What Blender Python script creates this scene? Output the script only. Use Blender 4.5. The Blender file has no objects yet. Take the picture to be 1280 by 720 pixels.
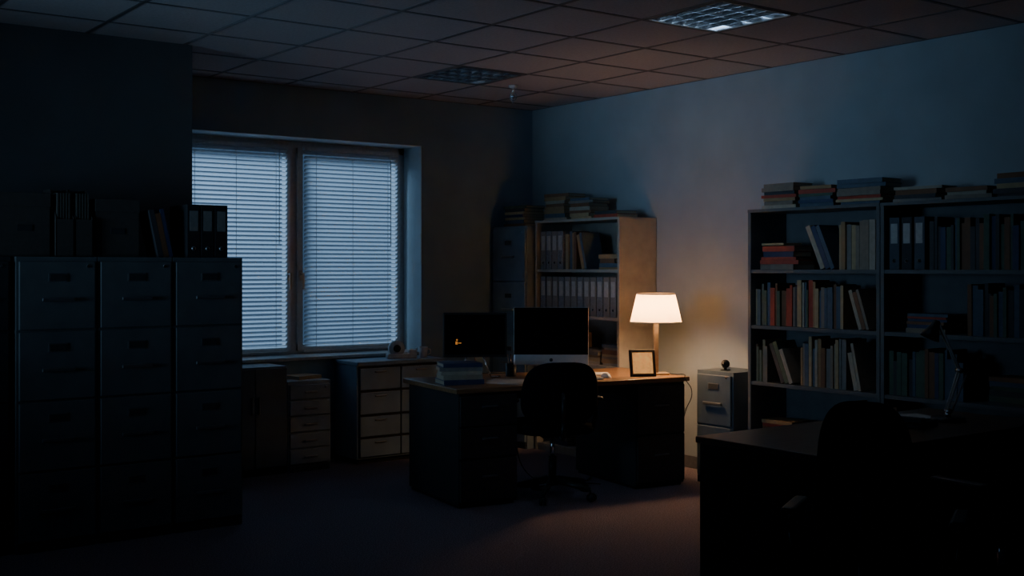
import bpy, bmesh, math, random
from mathutils import Matrix, Vector
random.seed(7)
R=math.radians
T=Matrix.Translation
def Rz(a): return Matrix.Rotation(R(a),4,'Z')
def Rx(a): return Matrix.Rotation(R(a),4,'X')
def Ry(a): return Matrix.Rotation(R(a),4,'Y')

# ---------------------------------------------------------------- materials
def mat(name,col,rough=.6,metal=0,nscale=40,var=.12,bump=.0,emit=None,estr=0,spec=.5,coat=0):
    m=bpy.data.materials.new(name); m.use_nodes=True
    nt=m.node_tree; n=nt.nodes; p=n['Principled BSDF']
    p.inputs['Roughness'].default_value=rough; p.inputs['Metallic'].default_value=metal
    p.inputs['Specular IOR Level'].default_value=spec
    p.inputs['Coat Weight'].default_value=coat
    tc=n.new('ShaderNodeTexCoord'); no=n.new('ShaderNodeTexNoise')
    no.inputs['Scale'].default_value=nscale; no.inputs['Detail'].default_value=5
    nt.links.new(tc.outputs['Object'],no.inputs['Vector'])
    cr=n.new('ShaderNodeValToRGB')
    cr.color_ramp.elements[0].position=.3; cr.color_ramp.elements[1].position=.7
    cr.color_ramp.elements[0].color=tuple(c*(1-var) for c in col)+(1,)
    cr.color_ramp.elements[1].color=tuple(min(1,c*(1+var)) for c in col)+(1,)
    nt.links.new(no.outputs['Fac'],cr.inputs['Fac'])
    nt.links.new(cr.outputs['Color'],p.inputs['Base Color'])
    if bump:
        b=n.new('ShaderNodeBump'); b.inputs['Strength'].default_value=bump; b.inputs['Distance'].default_value=.01
        nt.links.new(no.outputs['Fac'],b.inputs['Height']); nt.links.new(b.outputs['Normal'],p.inputs['Normal'])
    if emit:
        p.inputs['Emission Color'].default_value=tuple(emit)+(1,); p.inputs['Emission Strength'].default_value=estr
    return m
def wood(name,c1,c2,rough=.4):
    m=mat(name,c1,rough); nt=m.node_tree; n=nt.nodes
    tc=n.new('ShaderNodeTexCoord'); mp=n.new('ShaderNodeMapping'); mp.inputs['Scale'].default_value=(1.5,22,22)
    w=n.new('ShaderNodeTexNoise'); w.inputs['Scale'].default_value=2.2; w.inputs['Detail'].default_value=6
    cr=n.new('ShaderNodeValToRGB'); cr.color_ramp.elements[0].position=.3; cr.color_ramp.elements[1].position=.75
    cr.color_ramp.elements[0].color=tuple(c1)+(1,); cr.color_ramp.elements[1].color=tuple(c2)+(1,)
    nt.links.new(tc.outputs['Object'],mp.inputs['Vector']); nt.links.new(mp.outputs['Vector'],w.inputs['Vector'])
    nt.links.new(w.outputs['Fac'],cr.inputs['Fac']); nt.links.new(cr.outputs['Color'],n['Principled BSDF'].inputs['Base Color'])
    return m
def translucent(name,col,f,emit=None,estr=0):
    m=bpy.data.materials.new(name); m.use_nodes=True; nt=m.node_tree; n=nt.nodes; n.clear()
    o=n.new('ShaderNodeOutputMaterial'); d=n.new('ShaderNodeBsdfDiffuse'); t=n.new('ShaderNodeBsdfTranslucent'); mx=n.new('ShaderNodeMixShader')
    no=n.new('ShaderNodeTexNoise'); no.inputs['Scale'].default_value=120
    mr=n.new('ShaderNodeMixRGB'); mr.inputs[1].default_value=tuple(c*.93 for c in col)+(1,); mr.inputs[2].default_value=tuple(col)+(1,)
    nt.links.new(no.outputs['Fac'],mr.inputs[0]); nt.links.new(mr.outputs[0],d.inputs['Color']); nt.links.new(mr.outputs[0],t.inputs['Color'])
    mx.inputs[0].default_value=f; nt.links.new(d.outputs[0],mx.inputs[1]); nt.links.new(t.outputs[0],mx.inputs[2])
    if emit:
        e=n.new('ShaderNodeEmission'); e.inputs[0].default_value=tuple(emit)+(1,); e.inputs[1].default_value=estr
        a=n.new('ShaderNodeAddShader'); nt.links.new(mx.outputs[0],a.inputs[0]); nt.links.new(e.outputs[0],a.inputs[1]); nt.links.new(a.outputs[0],o.inputs[0])
    else: nt.links.new(mx.outputs[0],o.inputs[0])
    return m
def glassy(name,tint=(1,1,1),refl=.1):
    m=bpy.data.materials.new(name); m.use_nodes=True; nt=m.node_tree; n=nt.nodes; n.clear()
    o=n.new('ShaderNodeOutputMaterial'); t=n.new('ShaderNodeBsdfTransparent'); t.inputs[0].default_value=tint+(1,)
    g=n.new('ShaderNodeBsdfGlossy'); g.inputs['Roughness'].default_value=.03; mx=n.new('ShaderNodeMixShader'); mx.inputs[0].default_value=refl
    nt.links.new(t.outputs[0],mx.inputs[1]); nt.links.new(g.outputs[0],mx.inputs[2]); nt.links.new(mx.outputs[0],o.inputs[0]); return m

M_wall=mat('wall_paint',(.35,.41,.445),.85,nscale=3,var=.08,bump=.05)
M_wallb=mat('wall_paint_cool_lit',(.21,.32,.41),.85,nscale=3,var=.08,bump=.05)  # bluer copy of the wall paint, cool light put into the colour
M_reveal=mat('reveal_plaster_lit',(.55,.66,.70),.8,nscale=5,var=.05)  # paler lining, window light in the recess put into its colour
M_wallshade=mat('wall_paint_shaded',(.10,.11,.115),.85,nscale=3,var=.08,bump=.05)  # darkened wall paint, shade on the return put into the colour
M_ceil=mat('ceiling_tile_mat',(.44,.41,.42),.95,nscale=60,var=.1,bump=.15)
M_tbar=mat('ceiling_tbar',(.11,.10,.10),.5)
M_carpet=mat('carpet',(.24,.19,.22),1,nscale=130,var=.55,bump=.9,spec=.1)
M_trim=mat('baseboard_paint',(.12,.12,.13),.6)
M_frame=mat('window_frame_paint',(.5,.52,.53),.45)
M_slat=translucent('blind_slat',(.62,.66,.70),.45)
M_glass=glassy('window_glass',refl=.01)
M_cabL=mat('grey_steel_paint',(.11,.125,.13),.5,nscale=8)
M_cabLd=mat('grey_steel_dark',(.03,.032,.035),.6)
M_cupb=mat('cupboard_paint',(.10,.12,.135),.5,nscale=8)
M_cab2=mat('pale_steel_paint',(.22,.28,.33),.5,nscale=8)
M_cab3=mat('slate_steel_paint',(.075,.11,.15),.5,nscale=8)
M_chest=mat('grey_laminate',(.22,.31,.40),.5,nscale=6)
M_chestd=mat('laminate_dark_gap',(.03,.03,.03),.8)
M_shelf=mat('bookcase_laminate',(.38,.36,.32),.5,nscale=10)
M_shelf2=mat('bookcase_grey',(.12,.13,.14),.5,nscale=10)
M_chrome=mat('chrome',(.8,.8,.82),.18,1,var=.03)
M_louv=mat('louvre_aluminium',(.75,.76,.8),.22,1,var=.03)
M_handle=mat('handle_metal',(.32,.33,.34),.35,.8)
M_handled=mat('handle_dark_metal',(.16,.17,.18),.4,.6)
M_wood=wood('desk_wood',(.20,.10,.045),(.38,.21,.10),.35)
M_deskdk=mat('desk_dark_panel',(.035,.034,.034),.5)
M_wood2=wood('dark_desk_wood',(.08,.05,.032),(.15,.09,.055),.35)
M_black=mat('black_plastic',(.012,.012,.013),.45)
M_fabric=mat('black_fabric',(.006,.006,.007),.95,nscale=200,bump=.4,spec=.1)
M_screen=mat('screen_glass',(.004,.004,.005),.07,spec=.3)
M_glint=mat('painted_lamp_glint',(.5,.2,.05),.4,emit=(1,.35,.06),estr=.4)  # reflection of the table lamp, painted as a glowing colour
M_alu=mat('aluminium',(.6,.62,.64),.35,.4,var=.03)
M_white=mat('white_plastic',(.6,.6,.6),.4)
M_paper=mat('paper',(.6,.59,.56),.9,nscale=90,var=.05)
M_pages=mat('book_pages',(.42,.36,.27),.95,nscale=250,var=.2)
M_label=mat('binder_label',(.5,.5,.48),.8)
M_labeld=mat('binder_label_grey',(.22,.22,.21),.8)  # greyer version of the binder label
M_photo=mat('picture_added_glow',(.40,.24,.10),.4,nscale=26,var=.8,emit=(1,.45,.13),estr=.65)  # lamplight showing through the picture, put in as emission
M_mat=mat('picture_mount',(.16,.10,.05),.8)
M_brass=mat('lamp_stem_metal',(.55,.42,.28),.35,.6)
M_tube=mat('tube_added_glow',(.8,.8,.8),.3,emit=(.5,.75,1),estr=7)  # added glow, stands in for louvre reflections and gives cool fill
M_tube2=mat('tube_off_faint_glow',(.8,.8,.8),.3,emit=(.55,.78,1),estr=.25)  # unlit tube with a faint added glow
cols=[(.26,.21,.16),(.08,.12,.17),(.36,.22,.10),(.05,.05,.055),(.40,.35,.27),(.20,.09,.04),(.07,.12,.08),(.42,.06,.03),(.04,.06,.13),(.46,.34,.18),(.24,.22,.20)]
M_books=[mat('book_cover_%d'%i,c,.6,nscale=30) for i,c in enumerate(cols)]
M_light=[M_books[0],M_books[4],M_books[9],M_books[2],M_books[10],M_books[1],M_books[5]]
M_binders=[mat('binder_board_grey',(.20,.21,.23),.6,nscale=120,var=.3),mat('binder_board_blue',(.06,.075,.10),.6),mat('binder_board_black',(.02,.02,.022),.6,nscale=120,var=.3)]
M_shade=translucent('lamp_shade_fabric',(.90,.68,.40),.6,(1,.52,.20),1.0)
M_diff=translucent('added_uplight_diffuser',(.70,.52,.32),.4)  # made-up disc, added to hold back the lamp's upward light
M_bulb=mat('bulb_glow',(1,.8,.5),.5,emit=(1,.66,.34),estr=10)
M_clear=glassy('clear_glass',(.8,.85,.9),.35)

# ---------------------------------------------------------------- builder
class B:
    def __init__(s): s.bm=bmesh.new(); s.mats=[]
    def mi(s,m):
        if m not in s.mats: s.mats.append(m)
        return s.mats.index(m)
    def box(s,x0,x1,y0,y1,z0,z1,m,M=None):
        i=s.mi(m); vs=[]
        for z in (z0,z1):
            for x,y in ((x0,y0),(x1,y0),(x1,y1),(x0,y1)):
                v=Vector((x,y,z))
                if M is not None: v=M@v
                vs.append(s.bm.verts.new(v))
        for f in ((3,2,1,0),(4,5,6,7),(0,1,5,4),(1,2,6,5),(2,3,7,6),(3,0,4,7)):
            fc=s.bm.faces.new([vs[k] for k in f]); fc.material_index=i
    def merge(s,t,m,M=None,smooth=False):
        i=s.mi(m)
        for f in t.faces: f.material_index=i; f.smooth=smooth
        if M is not None: t.transform(M)
        me=bpy.data.meshes.new('t'); t.to_mesh(me); t.free(); s.bm.from_mesh(me); bpy.data.meshes.remove(me)
    def rbox(s,x0,x1,y0,y1,z0,z1,m,r=.005,M=None,seg=2):
        t=bmesh.new(); bmesh.ops.create_cube(t,size=1)
        t.transform(T(((x0+x1)/2,(y0+y1)/2,(z0+z1)/2))@Matrix.Diagonal((x1-x0,y1-y0,z1-z0,1)))
        bmesh.ops.bevel(t,geom=list(t.edges),offset=r,segments=seg,profile=.5,affect='EDGES'); s.merge(t,m,M)
    def cyl(s,p0,p1,r0,m,r1=None,seg=16,M=None,cap=True):
        p0=Vector(p0);p1=Vector(p1); d=p1-p0
        t=bmesh.new(); bmesh.ops.create_cone(t,cap_ends=cap,segments=seg,radius1=r0,radius2=r0 if r1 is None else r1,depth=d.length)
        q=d.to_track_quat('Z','Y').to_matrix().to_4x4()
        t.transform(T((p0+p1)/2)@q); s.merge(t,m,M,True)
    def sph(s,c,r,m,e=1,seg=24,M=None,fn=None):
        if not hasattr(r,'__len__'): r=(r,r,r)
        t=bmesh.new(); bmesh.ops.create_uvsphere(t,u_segments=seg,v_segments=seg//2+4,radius=1)
        sg=lambda v:math.copysign(abs(v)**e,v)
        for v in t.verts:
            x,y,z=v.co
            if e!=1:
                h=math.hypot(x,y)
                if h>1e-6: cx,cy=x/h,y/h
                else: cx=cy=0
                hh=abs(h)**e; x,y,z=hh*sg(cx),hh*sg(cy),sg(z)
            v.co=(c[0]+x*r[0],c[1]+y*r[1],c[2]+z*r[2])
            if fn: v.co=fn(v.co.copy())
        s.merge(t,m,M,True)
    def tube(s,pts,r,m,M=None,seg=10):
        for a,b in zip(pts,pts[1:]): s.cyl(a,b,r,m,seg=seg,M=M)
        for p in pts: s.sph(p,r,m,seg=8,M=M)
    def obj(s,name,loc=(0,0,0),rz=0,bevel=0,parent=None):
        bmesh.ops.recalc_face_normals(s.bm,faces=s.bm.faces)
        me=bpy.data.meshes.new(name); s.bm.to_mesh(me); s.bm.free()
        for m in s.mats: me.materials.append(m)
        o=bpy.data.objects.new(name,me); bpy.context.collection.objects.link(o)
        o.location=loc; o.rotation_euler=(0,0,R(rz))
        if bevel:
            md=o.modifiers.new('bevel','BEVEL'); md.width=bevel; md.segments=2; md.limit_method='ANGLE'
        return o
def cable(name,pts,r=.004):
    c=bpy.data.curves.new(name,'CURVE'); c.dimensions='3D'; c.bevel_depth=r; c.bevel_resolution=2
    sp=c.splines.new('BEZIER'); sp.bezier_points.add(len(pts)-1)
    for b,p in zip(sp.bezier_points,pts): b.co=p; b.handle_left_type=b.handle_right_type='AUTO'
    c.materials.append(M_black); o=bpy.data.objects.new(name,c); bpy.context.collection.objects.link(o)

# ---------------------------------------------------------------- room
XR,YB,ZC=6.27,8.17,2.898; XL,YF=-1.6,-1.6
b=B(); b.box(XL-.2,XR+.2,YF-.2,YB+.4,-.1,0,M_carpet); b.obj('floor')
WX0,WX1,WZ0,WZ1=3.06,5.114,.79,2.51
b=B()
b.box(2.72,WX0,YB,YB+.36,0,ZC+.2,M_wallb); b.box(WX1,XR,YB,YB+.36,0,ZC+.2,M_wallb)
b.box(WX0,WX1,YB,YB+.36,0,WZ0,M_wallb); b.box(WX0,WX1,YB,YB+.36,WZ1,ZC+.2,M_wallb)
b.box(WX0,WX0+.003,YB+.001,YB+.28,WZ0,WZ1,M_reveal); b.box(WX1-.003,WX1,YB+.001,YB+.28,WZ0,WZ1,M_reveal)
b.box(WX0,WX1,YB+.001,YB+.28,WZ1-.003,WZ1,M_reveal)
b.obj('wall_back')
b=B(); b.box(XR,XR+.2,YF-.2,YB+.36,0,ZC+.2,M_wall); b.obj('wall_right')
SY0,SY1,SZ0,SZ1=3.3,6.1,.9,2.45      # added window in the left wall, made up to let in fill light
b=B(); b.box(XL-.2,XL,YF-.2,SY0,0,ZC+.2,M_wall); b.box(XL-.2,XL,SY1,7.05,0,ZC+.2,M_wall)
b.box(XL-.2,XL,SY0,SY1,0,SZ0,M_wall); b.box(XL-.2,XL,SY0,SY1,SZ1,ZC+.2,M_wall); b.obj('wall_left')
b=B()
for a,c in ((SY0,SY0+.06),(SY1-.06,SY1),((SY0+SY1)/2-.04,(SY0+SY1)/2+.04)): b.box(XL-.16,XL-.1,a,c,SZ0,SZ1,M_frame)
for a,c in ((SZ0,SZ0+.06),(SZ1-.06,SZ1)): b.box(XL-.16,XL-.1,SY0,SY1,a,c,M_frame)
b.box(XL-.14,XL-.134,SY0,SY1,SZ0,SZ1,M_glass); b.obj('added_fill_window')
b=B(); b.box(XL,XR,YF-.2,YF,0,ZC+.2,M_wall); b.obj('wall_front')
b=B(); b.box(XL-.2,2.72,7.05,YB+.36,0,ZC+.2,M_wallshade); b.obj('wall_return')
b=B(); b.box(2.72,XR-.012,YB-.012,YB,0,.09,M_trim); b.obj('baseboard_back')
b=B(); b.box(XR-.012,XR,YF,YB,0,.09,M_trim); b.obj('baseboard_right')
b=B(); b.box(XL,2.72,7.038,7.05,0,.09,M_trim); b.obj('baseboard_return')
# ceiling
xs=[XR-.6*k for k in range(0,14)]; ys=[8.17]+[7.89-.615*k for k in range(0,17)]
fx=[]
b=B()
for i in range(len(xs)-1):
    for j in range(len(ys)-1):
        x1,x0=xs[i],xs[i+1]; y1,y0=ys[j],ys[j+1]
        if i==2 and (abs(y1-7.275)<.01 or abs(y1-4.815)<.01): fx.append((x0,y0,x1,y1)); continue
        b.box(x0+.01,x1-.01,y0+.01,y1-.01,ZC,ZC+.02,M_ceil)
for x in xs: b.box(x-.012,x+.012,YF,YB,ZC-.003,ZC+.025,M_tbar)
for y in ys: b.box(XL,XR,y-.012,y+.012,ZC-.0031,ZC+.0251,M_tbar)
b.box(XL,XR+.1,YF,YB+.1,ZC+.17,ZC+.2,M_tbar)
b.obj('ceiling')
for (x0,y0,x1,y1) in fx:
    near=y1<6
    w=x1-x0-.03; d=y1-y0-.03; b=B()
    t=.008; H=.12
    for a in ((0,t,0,d),(w-t,w,0,d),(0,w,0,t),(0,w,d-t,d)): b.box(a[0],a[1],a[2],a[3],0,H,M_louv)
    b.box(0,w,0,d,H-.004,H,M_louv if near else M_black)
    b.box(-.008,w+.008,-.008,.014,-.006,0,M_tbar); b.box(-.008,w+.008,d-.014,d+.008,-.006,0,M_tbar)
    b.box(-.008,.014,0,d,-.006,0,M_tbar); b.box(w-.014,w+.008,0,d,-.006,0,M_tbar)
    n=4
    for k in range(1,n):
        yy=d*k/n
        for sgn in (-1,1):
            i=b.mi(M_louv); prof=[(0.002,0),(.004,.012),(.010,.027),(.02,.042)]
            for p,q in zip(prof,prof[1:]):
                vs=[b.bm.verts.new(v) for v in ((t,yy+sgn*p[0],p[1]),(w-t,yy+sgn*p[0],p[1]),(w-t,yy+sgn*q[0],q[1]),(t,yy+sgn*q[0],q[1]))]
                f=b.bm.faces.new(vs); f.material_index=i
    for k in range(1,6):
        xx=w*k/6
        for sgn in (-1,1):
            i=b.mi(M_louv); prof=[(0.001,.0),(.004,.012),(.012,.03)]
            for p,q in zip(prof,prof[1:]):
                vs=[b.bm.verts.new(v) for v in ((xx+sgn*p[0],t,p[1]),(xx+sgn*p[0],d-t,p[1]),(xx+sgn*q[0],d-t,q[1]),(xx+sgn*q[0],t,q[1]))]
                f=b.bm.faces.new(vs); f.material_index=i
    for k in range(n):
        yy=d*(k+.5)/n; b.cyl((t,yy,.075),(w-t,yy,.075),.013,M_tube if near else M_tube2)
    b.obj('ceiling_light_fixture',(x0+.015,y0+.015,ZC-.0))
# ceiling sensor
b=B(); b.cyl((0,0,0),(0,0,-.02),.035,M_white,.028); b.cyl((0,0,-.02),(0,0,-.06),.008,M_chrome)
b.sph((0,0,-.085),(.03,.03,.035),M_clear); b.sph((0,0,-.085),.012,M_chrome); b.cyl((0,0,-.115),(0,0,-.135),.012,M_chrome,.006)
b.obj('ceiling_sensor',(5.28,7.12,ZC-.003))

# window
WY=8.45
b=B()
f=.055
b.box(WX0,WX1,WY,WY+.06,WZ0,WZ0+f,M_frame); b.box(WX0,WX1,WY,WY+.06,WZ1-f,WZ1,M_frame)
b.box(WX0,WX0+f,WY,WY+.06,WZ0,WZ1,M_frame); b.box(WX1-f,WX1,WY,WY+.06,WZ0,WZ1,M_frame)
mx=4.087; b.box(mx-.03,mx+.03,WY,WY+.06,WZ0+f,WZ1-f,M_frame)
for a,c in ((WX0+f,mx-.03),(mx+.03,WX1-f)):
    s=.045
    b.box(a,c,WY-.025,WY+.04,WZ0+f,WZ0+f+s,M_frame); b.box(a,c,WY-.025,WY+.04,WZ1-f-s,WZ1-f,M_frame)
    b.box(a,a+s,WY-.0251,WY+.04,WZ0+f,WZ1-f,M_frame); b.box(c-s,c,WY-.0251,WY+.04,WZ0+f,WZ1-f,M_frame)
    b.box(a+s,c-s,WY+.02,WY+.026,WZ0+f+s,WZ1-f-s,M_glass)
for hx in (mx-.055,mx+.055):
    b.rbox(hx-.012,hx+.012,WY-.037,WY-.0255,1.40,1.48,M_handle,.003)
    b.cyl((hx,WY-.07,1.45),(hx,WY-.036,1.45),.008,M_handle); b.rbox(hx-.009,hx+.009,WY-.08,WY-.066,1.33,1.46,M_handle,.004)
b.obj('window_1')
b=B(); b.rbox(WX0,WX1,YB-.05,WY,WZ0,WZ0+.025,M_frame,.006); b.obj('trim_1')
for a,c in ((WX0+.09,mx-.07),(mx+.07,WX1-.09)):
    b=B(); yb=WY-.03-.018
    zt=WZ1-.075; zb=WZ0+.07
    b.box(a,c,yb-.014,yb+.014,zt,zt+.03,M_frame)
    pitch=.034
    n=int((zt-zb)/pitch)
    for k in range(n):
        z=zt-.02-k*pitch
        M=T(((a+c)/2,yb,z))@Rx(-46+random.uniform(-2,2))@Ry(random.uniform(-.12,.12))
        L=(c-a)/2-.004
        i=b.mi(M_slat); prof=[(-.0160,-.0014),(-.006,.0006),(.006,.0006),(.0160,-.0014)]
        vv=[[b.bm.verts.new(M@Vector((sx*L,p[0],p[1]))) for sx in (-1,1)] for p in prof]
        for p,q in zip(vv,vv[1:]):
            fc=b.bm.faces.new((p[0],p[1],q[1],q[0])); fc.material_index=i
    b.box(a,c,yb-.012,yb+.012,zb-.03,zb-.015,M_frame)
    for fr in (.12,.5,.88):
        x=a+(c-a)*fr; b.box(x-.0015,x+.0015,yb-.0165,yb-.015,zb-.03,zt,M_frame)
    b.cyl((c-.08,yb-.022,zt),(c-.08,yb-.022,zt-.75),.003,M_frame,seg=6)
    b.obj('venetian_blind')

# ---------------------------------------------------------------- furniture builders
def filing(name,w,d,h,n,loc,rz,body,hm=None,plinth=.05):
    hm=hm or M_handle
    b=B(); b.box(0,w,.018,d,0,h,body)
    dh=(h-plinth-.02)/n
    for k in range(n):
        z0=plinth+k*dh+.006; z1=plinth+(k+1)*dh-.006
        b.rbox(.012,w-.012,0,.02,z0,z1,body,.004)
        zc=z0+(z1-z0)*.62
        if dh>.25:
            b.rbox(w*.5-.085,w*.5+.085,-.022,-.010,zc-.075,zc-.055,hm,.004)
            b.box(w*.5-.075,w*.5-.065,-.012,0,zc-.072,zc-.058,hm); b.box(w*.5+.065,w*.5+.075,-.012,0,zc-.072,zc-.058,hm)
            b.box(w*.5-.05,w*.5+.05,-.004,0,zc+.03,zc+.075,hm); b.box(w*.5-.044,w*.5+.044,-.005,-.003,zc+.035,zc+.070,M_cabLd)
        else:
            b.rbox(w*.5-.05,w*.5+.05,-.020,-.010,(z0+z1)/2-.008,(z0+z1)/2+.006,hm,.003)
            b.box(w*.5-.045,w*.5-.038,-.012,0,(z0+z1)/2-.006,(z0+z1)/2+.004,hm);b.box(w*.5+.038,w*.5+.045,-.012,0,(z0+z1)/2-.006,(z0+z1)/2+.004,hm)
    b.box(.012,w-.012,.006,.018,0,plinth-.004,M_cabLd)
    b.cyl((w-.05,-.004,h-.035 if n<4 else h-.05),(w-.05,.004,h-.035 if n<4 else h-.05),.009,M_chrome)
    return b.obj(name,loc,rz,.002)
for k,x in enumerate((1.525,1.945,2.365)):
    filing('filing_cabinet',.415,.6,1.56,4,(x,6.4,0),0,M_cabL,M_handled)
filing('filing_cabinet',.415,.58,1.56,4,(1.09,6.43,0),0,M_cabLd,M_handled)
filing('filing_cabinet',.48,.44,1.85,4,(5.80,8.13,0),-90,M_cab2)
filing('drawer_unit',.35,.36,.665,5,(3.735,7.79,0),0,M_cab2)
filing('small_file_cabinet',.34,.35,.785,2,(5.90,5.80,0),-90,M_cab3,M_handled)
# cupboard under window
b=B(); b.box(0,.5,.02,.38,.05,.785,M_cupb); b.box(.01,.49,.03,.37,0,.05,M_cabLd)
for a,c in ((.003,.248),(.252,.497)): b.rbox(a,c,0,.02,.06,.775,M_cupb,.003)
for x in (.225,.275): b.rbox(x-.006,x+.006,-.02,-.0,.45,.57,M_handle,.003)
b.obj('low_cupboard',(3.215,7.77,0),0,.002)
# chest of drawers
b=B(); W=.76; b.box(0,W,.018,.37,.04,.755,M_chest); b.box(.02,W-.02,.05,.36,0,.04,M_chestd); b.rbox(-.01,W+.01,-.01,.38,.755,.784,M_chest,.004)
b.box(.015,W-.015,.012,.0185,.05,.75,M_chestd)
zs=[.05,.205,.375,.56,.745]
for k in range(4):
    for a,c in ((.02,W/2-.006),(W/2+.006,W-.02)):
        b.rbox(a,c,0,.018,zs[k]+.008,zs[k+1]-.012,M_chest,.003)
        b.rbox((a+c)/2-.05,(a+c)/2+.05,-.015,.0,zs[k+1]-.045,zs[k+1]-.035,M_handle,.003)
b.obj('chest_of_drawers',(4.30,7.775,0),0,.002)

SH=[.06,.37,.745,1.12,1.49,1.85]
def bookcase(loc,W,D,m):
    b=B(); t=.025
    b.box(0,t,0,D,0,1.87,m); b.box(W-t,W,0,D,0,1.87,m); b.box(t,W-t,D-.008,D,.0,1.87,m)
    b.box(-.0,W,-.004,D,1.87,1.89,m)
    for z in SH[:5]: b.box(t,W-t,.004,D-.008,z-.024,z,m)
    b.box(t,W-t,.01,.02,0,.036,m)
    return b.obj('bookcase',loc,-90,.0015)
def book(b,M,t,h,d,c,ctr=.003):
    b.box(0,ctr,0,d,0,h,c,M); b.box(t-ctr,t,0,d,0,h,c,M); b.box(ctr,t-ctr,0,ctr,0,h,c,M)
    b.box(ctr,t-ctr,ctr,d-.005,.004,h-.004,M_pages,M)
def binder(b,M,t=.07,h=.31,d=.26,c=None,lab=None):
    c=c or random.choice(M_binders); b.rbox(0,t,0,d,0,h,c,.003,M)
    b.box(t*.18,t*.82,-.0015,0,h*.5,h*.88,lab or M_label,M)
    b.cyl((t/2,-.003,h*.17),(t/2,.0,h*.17),.013,M_handle,seg=14,M=M); b.cyl((t/2,-.004,h*.17),(t/2,-.003,h*.17),.009,M_black,seg=12,M=M)
def row(b,x0,x1,z,y=.03,hr=(.2,.3),tr=(.015,.04),mats=None,lean=0):
    mats=mats or M_books; x=x0
    while True:
        t=random.uniform(*tr); h=random.uniform(*hr)
        if x+t>x1: break
        book(b,T((x,y+random.uniform(0,.02),z)),t,h,random.uniform(.16,.21),random.choice(mats)); x+=t+.001
    return x
def lean(b,x,z,n,ang,y=.03,hr=(.22,.3),mats=None):
    mats=mats or M_books; h0=hr[1]; x=x+h0*math.sin(R(ang))+.004
    for k in range(n):
        t=random.uniform(.018,.035); h=random.uniform(*hr)
        book(b,T((x,y,z))@Ry(-ang),t,h,.19,random.choice(mats)); x+=t/math.cos(R(ang))+.002
    return x
def stack(b,x,y,z,n,L=.26,D=.19,tr=(.012,.035),mats=None,rot=6,base=0):
    mats=mats or M_books
    for k in range(n):
        t=random.uniform(*tr); l=L*random.uniform(.85,1.05); dd=D*random.uniform(.88,1.05)
        M=T((x,y,z))@Rz(base+random.uniform(-rot,rot))@T((l/2,-dd/2,0))@Ry(-90)
        book(b,M,t,l,dd,random.choice(mats)); z+=t+.0008
    return z
FX=5.88
# rear bookcase
bookcase((FX,7.625,0),1.045,.385,M_shelf)
b=B()
for k in range(4): binder(b,T((.035+k*.075,.03,SH[4])),c=M_binders[0] if k%2 else M_light[4])
x=row(b,.34,.50,SH[4],mats=M_light,hr=(.26,.31)); x=lean(b,x,SH[4],2,14,mats=M_light)
stack(b,.86,.14,SH[4],4,L=.22,mats=M_light)
for k in range(12): binder(b,T((.035+k*.079,.03,SH[3])),c=M_light[4] if k%3 else M_binders[0])
x=row(b,.03,.5,SH[2],mats=M_light); stack(b,.62,.15,SH[2],5,mats=M_light); stack(b,.89,.15,SH[2],7,L=.23,mats=M_light)
stack(b,.2,.15,SH[1],5); stack(b,.55,.15,SH[1],7,mats=M_light); stack(b,.87,.15,SH[1],6,L=.24,mats=M_light)
stack(b,.25,.15,SH[0],4); stack(b,.6,.15,SH[0],6,mats=M_light); stack(b,.87,.15,SH[0],7,L=.24,mats=M_light)
b.obj('shelf_books',(FX,7.625,0),-90)
b=B(); stack(b,.18,.17,1.89,8,L=.28,D=.22,tr=(.02,.035),mats=M_light); b.obj('book_stack',(FX,7.625,0),-90)
b=B(); stack(b,.48,.17,1.89,7,L=.27,D=.2,tr=(.018,.032),mats=M_light); stack(b,.80,.17,1.89,2,L=.3,D=.22,mats=M_books); b.obj('book_stack',(FX+.01,7.625,0),-90)
b=B(); stack(b,.24,.17,1.85,7,L=.30,D=.22,tr=(.02,.03)); b.obj('book_stack',(5.80,8.13,0),-90)
# right bookcases
bookcase((FX+.02,5.315,0),1.04,.365,M_shelf2)
b=B()
stack(b,.22,.14,SH[4],5,L=.3,tr=(.02,.035)); stack(b,.18,.13,SH[4]+.16,1,L=.2)
x=lean(b,.45,SH[4],3,24,hr=(.27,.31)); x=row(b,x+.015,1.0,SH[4],hr=(.26,.32),tr=(.025,.05),mats=M_light)
x=row(b,.03,.58,SH[3],hr=(.22,.31),mats=M_books); x=row(b,x,.75,SH[3],mats=M_light,hr=(.25,.3)); lean(b,x+.02,SH[3],3,18,mats=M_light)
x=row(b,.03,.16,SH[2],mats=M_books); x=lean(b,x,SH[2],3,22); x=row(b,x+.05,.78,SH[2],mats=M_light,hr=(.24,.32)); lean(b,x,SH[2],2,12,mats=M_light)
stack(b,.2,.14,SH[1],6); stack(b,.55,.14,SH[1],5,L=.3); row(b,.75,.98,SH[1])
row(b,.03,.9,SH[0])
b.obj('shelf_books',(FX+.02,5.315,0),-90)
bookcase((FX+.02,4.27,0),1.04,.365,M_shelf2)
dk=[M_books[3],M_books[1],M_books[5],M_books[6],M_books[8],M_books[3]]
b=B()
for k in range(3): binder(b,T((.04+k*.085,.03,SH[4])),c=M_binders[1+k%2])
row(b,.31,.98,SH[4],hr=(.24,.31),mats=dk)
row(b,.55,.98,SH[3],mats=dk); stack(b,.28,.14,SH[3],6,L=.26)
row(b,.03,.55,SH[2],mats=dk); stack(b,.8,.14,SH[2],6,mats=dk); row(b,.03,.9,SH[1],mats=dk); stack(b,.4,.14,SH[0],5)
b.obj('shelf_books',(FX+.02,4.27,0),-90)
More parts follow.
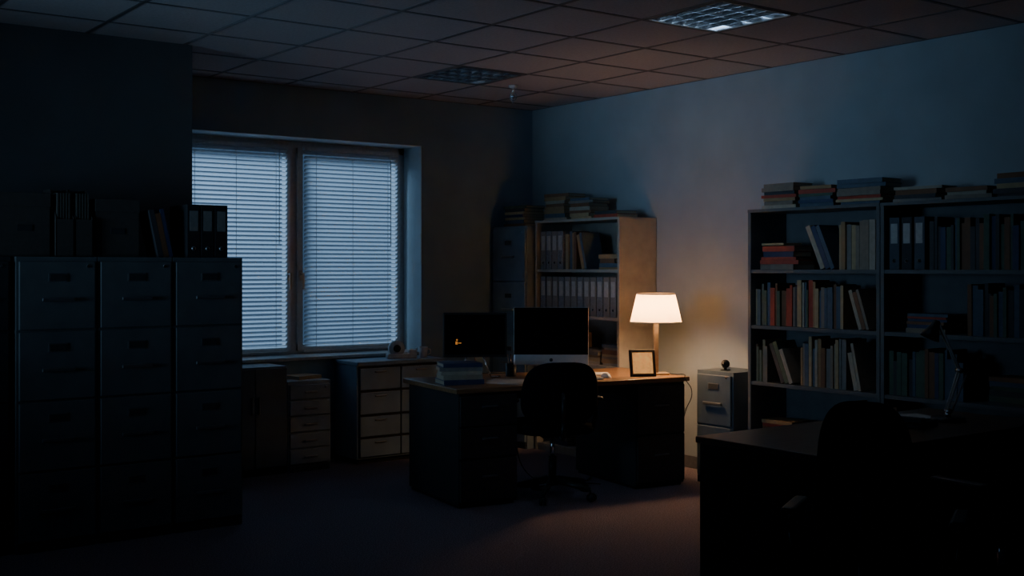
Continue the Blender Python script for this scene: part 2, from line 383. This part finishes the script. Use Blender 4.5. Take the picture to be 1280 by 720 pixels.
for (lx,yy,n,L) in ((.20,5.315,7,.28),(.50,5.315,6,.27),(.84,5.315,7,.33),(.19,4.27,4,.32),(.52,4.27,3,.28),(.84,4.27,5,.3)):
    b=B(); stack(b,lx,.17,1.89,n,L=L,D=.2,tr=(.016,.03)); b.obj('book_stack',(FX+.02,yy,0),-90)
bookcase((FX+.02,3.225,0),1.04,.365,M_shelf2)
b=B(); row(b,.03,.9,SH[4],mats=dk); row(b,.03,.95,SH[3],mats=dk); row(b,.03,.7,SH[2]); row(b,.03,.9,SH[1]); b.obj('shelf_books',(FX+.02,3.225,0),-90)

# things on the left filing cabinets
b=B()
for k in range(3):
    M=T((2.455+k*.083,6.44,1.56)); binder(b,M,t=.078,h=.305,d=.28,c=M_binders[2],lab=M_labeld)
b.obj('ring_binders')
b=B(); lean(b,2.235,1.56,3,12,y=6.46,hr=(.25,.28),mats=[M_books[3],M_books[5],M_books[8]]); b.obj('leaning_books')
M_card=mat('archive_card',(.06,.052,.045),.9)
M_cardp=mat('document_pages_dark',(.09,.085,.07),.9)  # document pages in a dark brown tone
def magfile(x,w,h,c):
    b=B(); t=.004; d=.26
    b.box(0,w,0,t,0,h*.55,c); b.box(0,w,d-t,d,0,h,c); b.box(0,w,0,d,0,t,c)
    i=b.mi(c)
    for xx in (0,w-t):
        ring=[(0,0),(d,0),(d,h),(d*.45,h),(0,h*.55)]
        A=[b.bm.verts.new((xx,p[0],p[1])) for p in ring]; C=[b.bm.verts.new((xx+t,p[0],p[1])) for p in ring]
        b.bm.faces.new(A).material_index=i; b.bm.faces.new(C[::-1]).material_index=i
        for k in range(5): b.bm.faces.new((A[k],A[(k+1)%5],C[(k+1)%5],C[k])).material_index=i
    for k in range(5): b.box(t+.004+k*(w-.02)/5,t+.004+k*(w-.02)/5+.008,.01,d-.02,t,h*.93,M_cardp)
    b.obj('magazine_file',(x,6.45,1.56))
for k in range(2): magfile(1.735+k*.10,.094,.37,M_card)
def carton(x,w,h,d):
    b=B(); b.rbox(0,w,0,d,0,h*.8,M_card,.003); b.rbox(-.004,w+.004,-.004,d+.004,h*.78,h,M_card,.003); b.rbox(w/2-.04,w/2+.04,-.003,.0,h*.4,h*.5,M_cabLd,.001); b.obj('archive_box',(x,6.47,1.56))
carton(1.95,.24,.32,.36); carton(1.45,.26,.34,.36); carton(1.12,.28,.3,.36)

# ---------------------------------------------------------------- main desk
DL=Vector((3.99,5.97,0)); DR=-8
DM=T(DL)@Rz(DR)
def dw(x,y,z=.75): return DM@Vector((x,y,z))
b=B(); W,D=1.79,.84
b.rbox(0,W,0,D,.718,.75,M_wood,.004)
b.box(.03,.44,.03,D-.04,.02,.718,M_deskdk); b.box(.04,.43,.05,D-.06,0,.02,M_black)
for k,(z0,z1) in enumerate(((.04,.30),(.31,.50),(.51,.70))):
    b.rbox(.035,.435,.012,.03,z0,z1,M_deskdk,.003); b.rbox(.18,.29,-.008,.004,(z0+z1)/2+.02,(z0+z1)/2+.032,M_handled,.003); b.box(.185,.192,0,.014,(z0+z1)/2+.022,(z0+z1)/2+.03,M_handled); b.box(.278,.285,0,.014,(z0+z1)/2+.022,(z0+z1)/2+.03,M_handled)
b.box(1.36,W-.03,.03,D-.04,.02,.718,M_deskdk); b.box(1.37,W-.04,.05,D-.06,0,.02,M_black)
for z0,z1 in ((.04,.36),(.37,.70)):
    b.rbox(1.365,W-.035,.012,.03,z0,z1,M_deskdk,.003); b.rbox(1.5,1.62,.0,.012,(z0+z1)/2+.02,(z0+z1)/2+.032,M_handled,.003)
b.box(.44,1.36,.25,.27,.64,.718,M_deskdk)
b.obj('desk',DL,DR,.001)

# table lamp
lp=dw(1.674,.238)
b=B(); b.rbox(-.085,.085,-.06,.06,0,.014,M_brass,.005); b.rbox(-.016,.016,-.016,.016,.012,.40,M_brass,.003)
b.cyl((0,0,.40),(0,0,.42),.018,M_brass); b.cyl((0,0,.365),(0,0,.375),.022,M_brass)
def lathe(b,prof,m,seg=48,smooth=True,M=None):
    t=bmesh.new(); rings=[]
    for r,z in prof: rings.append([t.verts.new((r*math.cos(2*math.pi*k/seg),r*math.sin(2*math.pi*k/seg),z)) for k in range(seg)])
    for A,C in zip(rings,rings[1:]):
        for k in range(seg): t.faces.new((A[k],A[(k+1)%seg],C[(k+1)%seg],C[k]))
    b.merge(t,m,M,smooth)
lathe(b,[(.182,.367),(.134,.572)],M_shade)
lathe(b,[(.136,.562),(.03,.562)],M_diff)
lathe(b,[(.1835,.367),(.1835,.374),(.181,.374)],M_paper); lathe(b,[(.1355,.566),(.1355,.573),(.133,.573)],M_paper)
for a in range(3):
    c,s=math.cos(a*2.094),math.sin(a*2.094); b.cyl((0,0,.415),(c*.178,s*.178,.372),.0018,M_brass,seg=6)
b.sph((0,0,.445),(.026,.026,.032),M_bulb)
b.obj('table_lamp',lp,-30)
L=bpy.data.lights.new('lamp_bulb_light','POINT'); L.energy=36; L.color=(1,.60,.31); L.shadow_soft_size=.06
lo=bpy.data.objects.new('lamp_bulb_light',L); lo.location=(lp.x,lp.y,.75+.445); bpy.context.collection.objects.link(lo)
cable('lamp_cable',[(lp.x+.09,lp.y-.02,.756),dw(1.76,.12,.757),dw(1.77,.03,.760),dw(1.74,-.012,.74),dw(1.79,.03-.05,.66),dw(1.83,.1,.5),dw(1.84,.3,.1),dw(1.85,.6,.005)],.003)
# picture frame : tilted back
b=B(); w,h=.185,.19; M=Rx(-14)
b.rbox(-w/2,w/2,0,.014,0,h,M_black,.004,M); b.box(-w/2+.014,w/2-.014,-.001,0,.014,h-.014,M_mat,M); b.box(-w/2+.022,w/2-.022,-.0018,-.001,.022,h-.022,M_photo,M)
b.cyl((0,.035,.11),(0,.085,.004),.004,M_black,seg=8)
pf=dw(1.50,.14); b.obj('picture_frame',pf,-28)
# all-in-one computer
b=B(); w=.512
b.rbox(-w/2,w/2,-.012,.012,.083,.48,M_alu,.006)
b.box(-w/2+.002,w/2-.002,-.0135,-.012,.155,.478,M_screen)
b.sph((0,.010,.29),(.2,.035,.15),M_alu,fn=lambda c:Vector((c.x,max(c.y,.008),c.z)))
b.rbox(-.09,.09,-.08,.10,0,.008,M_alu,.003); b.rbox(-.08,.08,.035,.045,.004,.26,M_alu,.003,T((0,.05,0))@Rx(12))
b.cyl((0,-.0122,.119),(0,-.0135,.119),.012,M_cabLd,seg=20)
b.obj('desktop_computer',dw(.925,.42),-38.5)
# monitor
b=B(); w,h=.437,.305
b.rbox(-w/2,w/2,-.016,.016,.138,.138+h,M_black,.005); b.box(-w/2+.014,w/2-.014,-.0172,-.016,.156,.138+h-.014,M_screen); b.rbox(-.12,.12,.01,.05,.2,.38,M_black,.01)
b.rbox(-w/2+.085,-w/2+.10,-.0182,-.0172,.225,.245,M_glint,.0003); b.rbox(-w/2+.104,-w/2+.125,-.0182,-.0172,.232,.238,M_glint,.0003); b.rbox(-w/2+.09,-w/2+.10,-.0182,-.0172,.25,.262,M_glint,.0003)  # small orange marks painting the lamp's reflection on the screen
for sx in (-1,1):
    b.tube([(sx*.03,.035,.2),(sx*.11,-.06,.006),(sx*.17,-.02,.006)],.006,M_chrome)
b.rbox(-.035,.035,.02,.05,.16,.24,M_alu,.004); b.tube([(0,.04,.2),(0,.13,.007)],.007,M_chrome)
b.obj('computer_monitor',dw(.46,.66,.751),-34)
# keyboard, mouse, papers, books
b=B(); b.rbox(0,.43,0,.13,0,.012,M_white,.004)
for r in range(5):
    for k in range(14): b.rbox(.012+k*.029,.037+k*.029,.01+r*.023,.03+r*.023,.012,.017,M_white,.002)
b.obj('keyboard',dw(.72,.13),-12)
b=B(); b.sph((0,0,.0),(.03,.052,.034),M_white,fn=lambda c:Vector((c.x,c.y,max(c.z,0)))); b.obj('computer_mouse',dw(1.23,.2),-15)
b=B(); stack(b,0,0,0,5,L=.29,D=.21,tr=(.018,.032),mats=[M_books[4],M_books[10],M_books[1],M_books[4],M_books[8]],rot=14); b.obj('book_stack',dw(.18,.33),-30)
b=B()
for k in range(6): b.box(-.105,.105,-.148,.148,k*.0012,k*.0012+.001,M_paper,Rz(random.uniform(-25,25))@T((random.uniform(-.02,.02),0,0)))
b.obj('loose_papers',dw(.50,.26),-40)
b=B()
for k in range(4): b.box(-.105,.105,-.148,.148,k*.0012,k*.0012+.001,M_paper,Rz(random.uniform(-15,15)))
b.obj('loose_papers',dw(1.27,.50),60)
b=B(); b.cyl((0,0,0),(0,0,.004),.033,M_black); lathe(b,[(.036,0),(.038,.09),(.035,.09),(.033,.004)],M_black)
for k in range(5): b.cyl((.01*math.cos(k),.01*math.sin(k),.006),(.028*math.cos(k),.028*math.sin(k),.15),.0035,random.choice(M_books),seg=6)
b.obj('pen_holder',dw(.72,.62),0)
cable('monitor_cable',[dw(.46,.80,.76),dw(.6,.82,.757),dw(.75,.835,.757),dw(.85,.86,.73),dw(.9,.9,.4),dw(.95,.8,.03),dw(1.1,.5,.006),dw(1.25,.3,.006)],.004)
cable('floor_cable',[dw(.5,.35,.006),dw(.62,.5,.006),dw(.85,.42,.006),dw(1.0,.55,.006),dw(1.2,.45,.006),dw(1.33,.55,.006)],.005)

# chairs
def chair(loc,rz,top=.905,arms=True,seat=.46,wb=.255):
    b=B()
    for k in range(5):
        a=math.radians(90+72*k+10); c,s=math.cos(a),math.sin(a)
        b.cyl((c*.03,s*.03,.115),(c*.28,s*.28,.075),.024,M_black,.015,seg=10)
        b.cyl((c*.28,s*.28,.075),(c*.28,s*.28,.05),.008,M_black,seg=8)
        for o in (-.014,.014):
            n=Vector((-s,c,0)); p=Vector((c*.29,s*.29,.027)); b.cyl(p+n*(o-.008),p+n*(o+.008),.027,M_black,seg=14)
    b.cyl((0,0,.08),(0,0,.14),.035,M_black); b.cyl((0,0,.12),(0,0,.27),.026,M_black); b.cyl((0,0,.25),(0,0,seat-.05),.015,M_chrome)
    b.rbox(-.09,.09,-.11,.09,seat-.06,seat-.03,M_black,.008)
    b.sph((0,.02,seat+.005),(.245,.235,.045),M_fabric,e=.45)
    bz=(top+seat+.04)/2; bh=(top-seat-.04)/2
    b.sph((0,0,0),(wb,.035,bh),M_fabric,e=.6,seg=32,fn=lambda c:Vector((c.x*(1-.10*max(0,c.z)/bh),-.245+c.y+c.x*c.x*.9-.05*(c.z/bh),bz+c.z)))
    b.tube([(0,-.08,seat-.045),(0,-.27,seat-.04),(0,-.285,seat+.06),(0,-.285,bz)],.016,M_black)
    if arms:
        for sx in (-1,1):
            b.tube([(sx*.18,-.02,seat-.03),(sx*.27,-.02,seat-.02),(sx*.285,-.04,seat+.10),(sx*.28,-.06,seat+.185)],.014,M_black)
            b.rbox(sx*.28-.028,sx*.28+.028,-.14,.11,seat+.18,seat+.205,M_black,.012)
    b.obj('office_chair',loc,rz)
chair((4.735,5.955,0),-24)
chair((3.47,2.53,0),-62,top=1.06,seat=.45,wb=.165)
chair((4.42,2.62,0),-5,top=.95)

# small ball camera on small cabinet
b=B(); b.cyl((0,0,0),(0,0,.008),.035,M_black); b.cyl((0,0,.008),(0,0,.025),.012,M_black); b.sph((0,0,.045),.03,M_black); b.cyl((-.026,-.010,.045),(-.031,-.012,.045),.012,M_screen)
b.obj('webcam',(6.02,5.63,.785))
b=B()
for k in range(3): b.box(-.1,.1,-.14,.14,k*.0015,k*.0015+.0013,M_paper,Rz(random.uniform(-15,15)))
b.obj('loose_papers',(3.90,7.97,.665),20)
b=B(); stack(b,0,0,0,1,L=.25,D=.18,mats=M_light); b.obj('notebook',(3.93,7.96,.67),20)
# tape dispenser + cup on chest
b=B()
b.rbox(-.12,.12,-.035,.035,0,.04,M_white,.01); b.cyl((-.04,-.028,.08),(-.04,.028,.08),.062,M_white,seg=28); b.cyl((-.04,-.030,.08),(-.04,.030,.08),.030,M_black,seg=20)
b.rbox(.06,.12,-.03,.03,.035,.07,M_white,.008,T((0,0,0))); b.box(.115,.125,-.024,.024,.065,.08,M_alu)
b.obj('tape_dispenser',(4.77,7.92,.784),-20)
b=B(); lathe(b,[(.001,.002),(.03,.002),(.038,.085),(.034,.085),(.028,.006),(.001,.006)],M_white); b.tube([(.036,0,.07),(.058,0,.065),(.06,0,.035),(.033,0,.02)],.004,M_white)
b.obj('coffee_mug',(4.96,7.90,.784),-40)

# ---------------------------------------------------------------- foreground desk
b=B(); W,D=1.75,.7
b.rbox(0,W,0,D,.72,.75,M_wood2,.004); b.box(.01,.035,.02,D-.02,0,.72,M_black); b.box(W-.035,W-.01,.02,D-.02,0,.72,M_deskdk); b.box(.035,W-.035,D-.09,D-.07,.3,.72,M_deskdk)
b.box(W-.45,W-.035,.05,D-.1,.05,.70,M_deskdk)
for z in (.06,.28,.5): b.rbox(W-.445,W-.04,.03,.05,z,z+.2,M_deskdk,.003); b.rbox(W-.3,W-.18,.015,.03,z+.12,z+.13,M_handled,.003)
b.obj('office_desk',(3.74,2.98,0),0,.001)
b=B()
for k in range(4): b.box(-.105,.105,-.148,.148,k*.0012,k*.0012+.001,M_paper,Rz(random.uniform(-10,10)))
b.obj('loose_papers',(5.04,3.50,.75),70)
# spring-arm task lamp: forked lower arms, upright upper arm, small head
b=B(); b.cyl((0,0,0),(0,0,.02),.085,M_black,.08,seg=28); b.cyl((0,0,.02),(0,0,.05),.014,M_chrome)
e1=Vector((.055,.0,.25)); e2=Vector((-.045,.0,.47))
for o in (-.014,.014):
    b.tube([(-.01,o,.05),(e1.x,e1.y+o,e1.z)],.005,M_white); b.tube([(e1.x,e1.y+o,e1.z),(e2.x,e2.y+o,e2.z)],.005,M_white)
b.tube([(.02,0,.05),(.09,0,.23),(e1.x,0,e1.z)],.005,M_white)
b.cyl((.0,-.02,.05),(0,.02,.05),.014,M_chrome); b.cyl((e1.x,e1.y-.025,e1.z),(e1.x,e1.y+.025,e1.z),.014,M_chrome)
lathe(b,[(.012,.03),(.02,.02),(.022,0),(.05,-.065),(.047,-.065),(.02,0)],M_black,seg=32,M=T((e2.x-.02,e2.y,e2.z-.005))@Ry(25))
b.obj('articulated_desk_lamp',(5.10,3.30,.75),-36)
b=B(); b.rbox(0,.07,0,.15,0,.02,M_black,.006); b.rbox(.01,.06,-.01,.16,.02,.05,M_black,.01); b.rbox(.07,.2,.0,.15,0,.03,M_black,.006)
for r in range(4):
    for k in range(3): b.rbox(.09+k*.03,.11+k*.03,.02+r*.03,.04+r*.03,.03,.035,M_cabLd,.002)
b.obj('desk_telephone',(4.72,3.2,.75),10)

# ---------------------------------------------------------------- lights and world
def area(name,loc,d,sx,sy,e,col,spread=180):
    A=bpy.data.lights.new(name,'AREA'); A.shape='RECTANGLE'; A.size=sx; A.size_y=sy; A.energy=e; A.color=col; A.spread=R(spread)
    o=bpy.data.objects.new(name,A); o.location=loc; o.rotation_euler=Vector(d).to_track_quat('-Z','Y').to_euler(); bpy.context.collection.objects.link(o)
area('dusk_light',(2.0,11.0,4.6),(2.4,-2.6,-2.9),4.5,2.5,460,(.42,.68,1.0))
area('fill_light_left',(-2.6,5.3,1.6),(1,.10,.12),1.6,1.4,8.5,(.36,.66,1.0),46)  # added cool fill, shining in through the made-up left opening
w=bpy.data.worlds.new('dusk_sky'); bpy.context.scene.world=w; w.use_nodes=True
w.node_tree.nodes['Background'].inputs[0].default_value=(.20,.42,.78,1); w.node_tree.nodes['Background'].inputs[1].default_value=.18

cam=bpy.data.cameras.new('camera'); co=bpy.data.objects.new('camera',cam); bpy.context.collection.objects.link(co)
cam.sensor_width=36; cam.lens=1451/1280*36; cam.shift_y=-25/1280; cam.clip_start=.05
co.location=(0,0,1.5); co.rotation_euler=(R(90),0,R(-36.5)); bpy.context.scene.camera=co
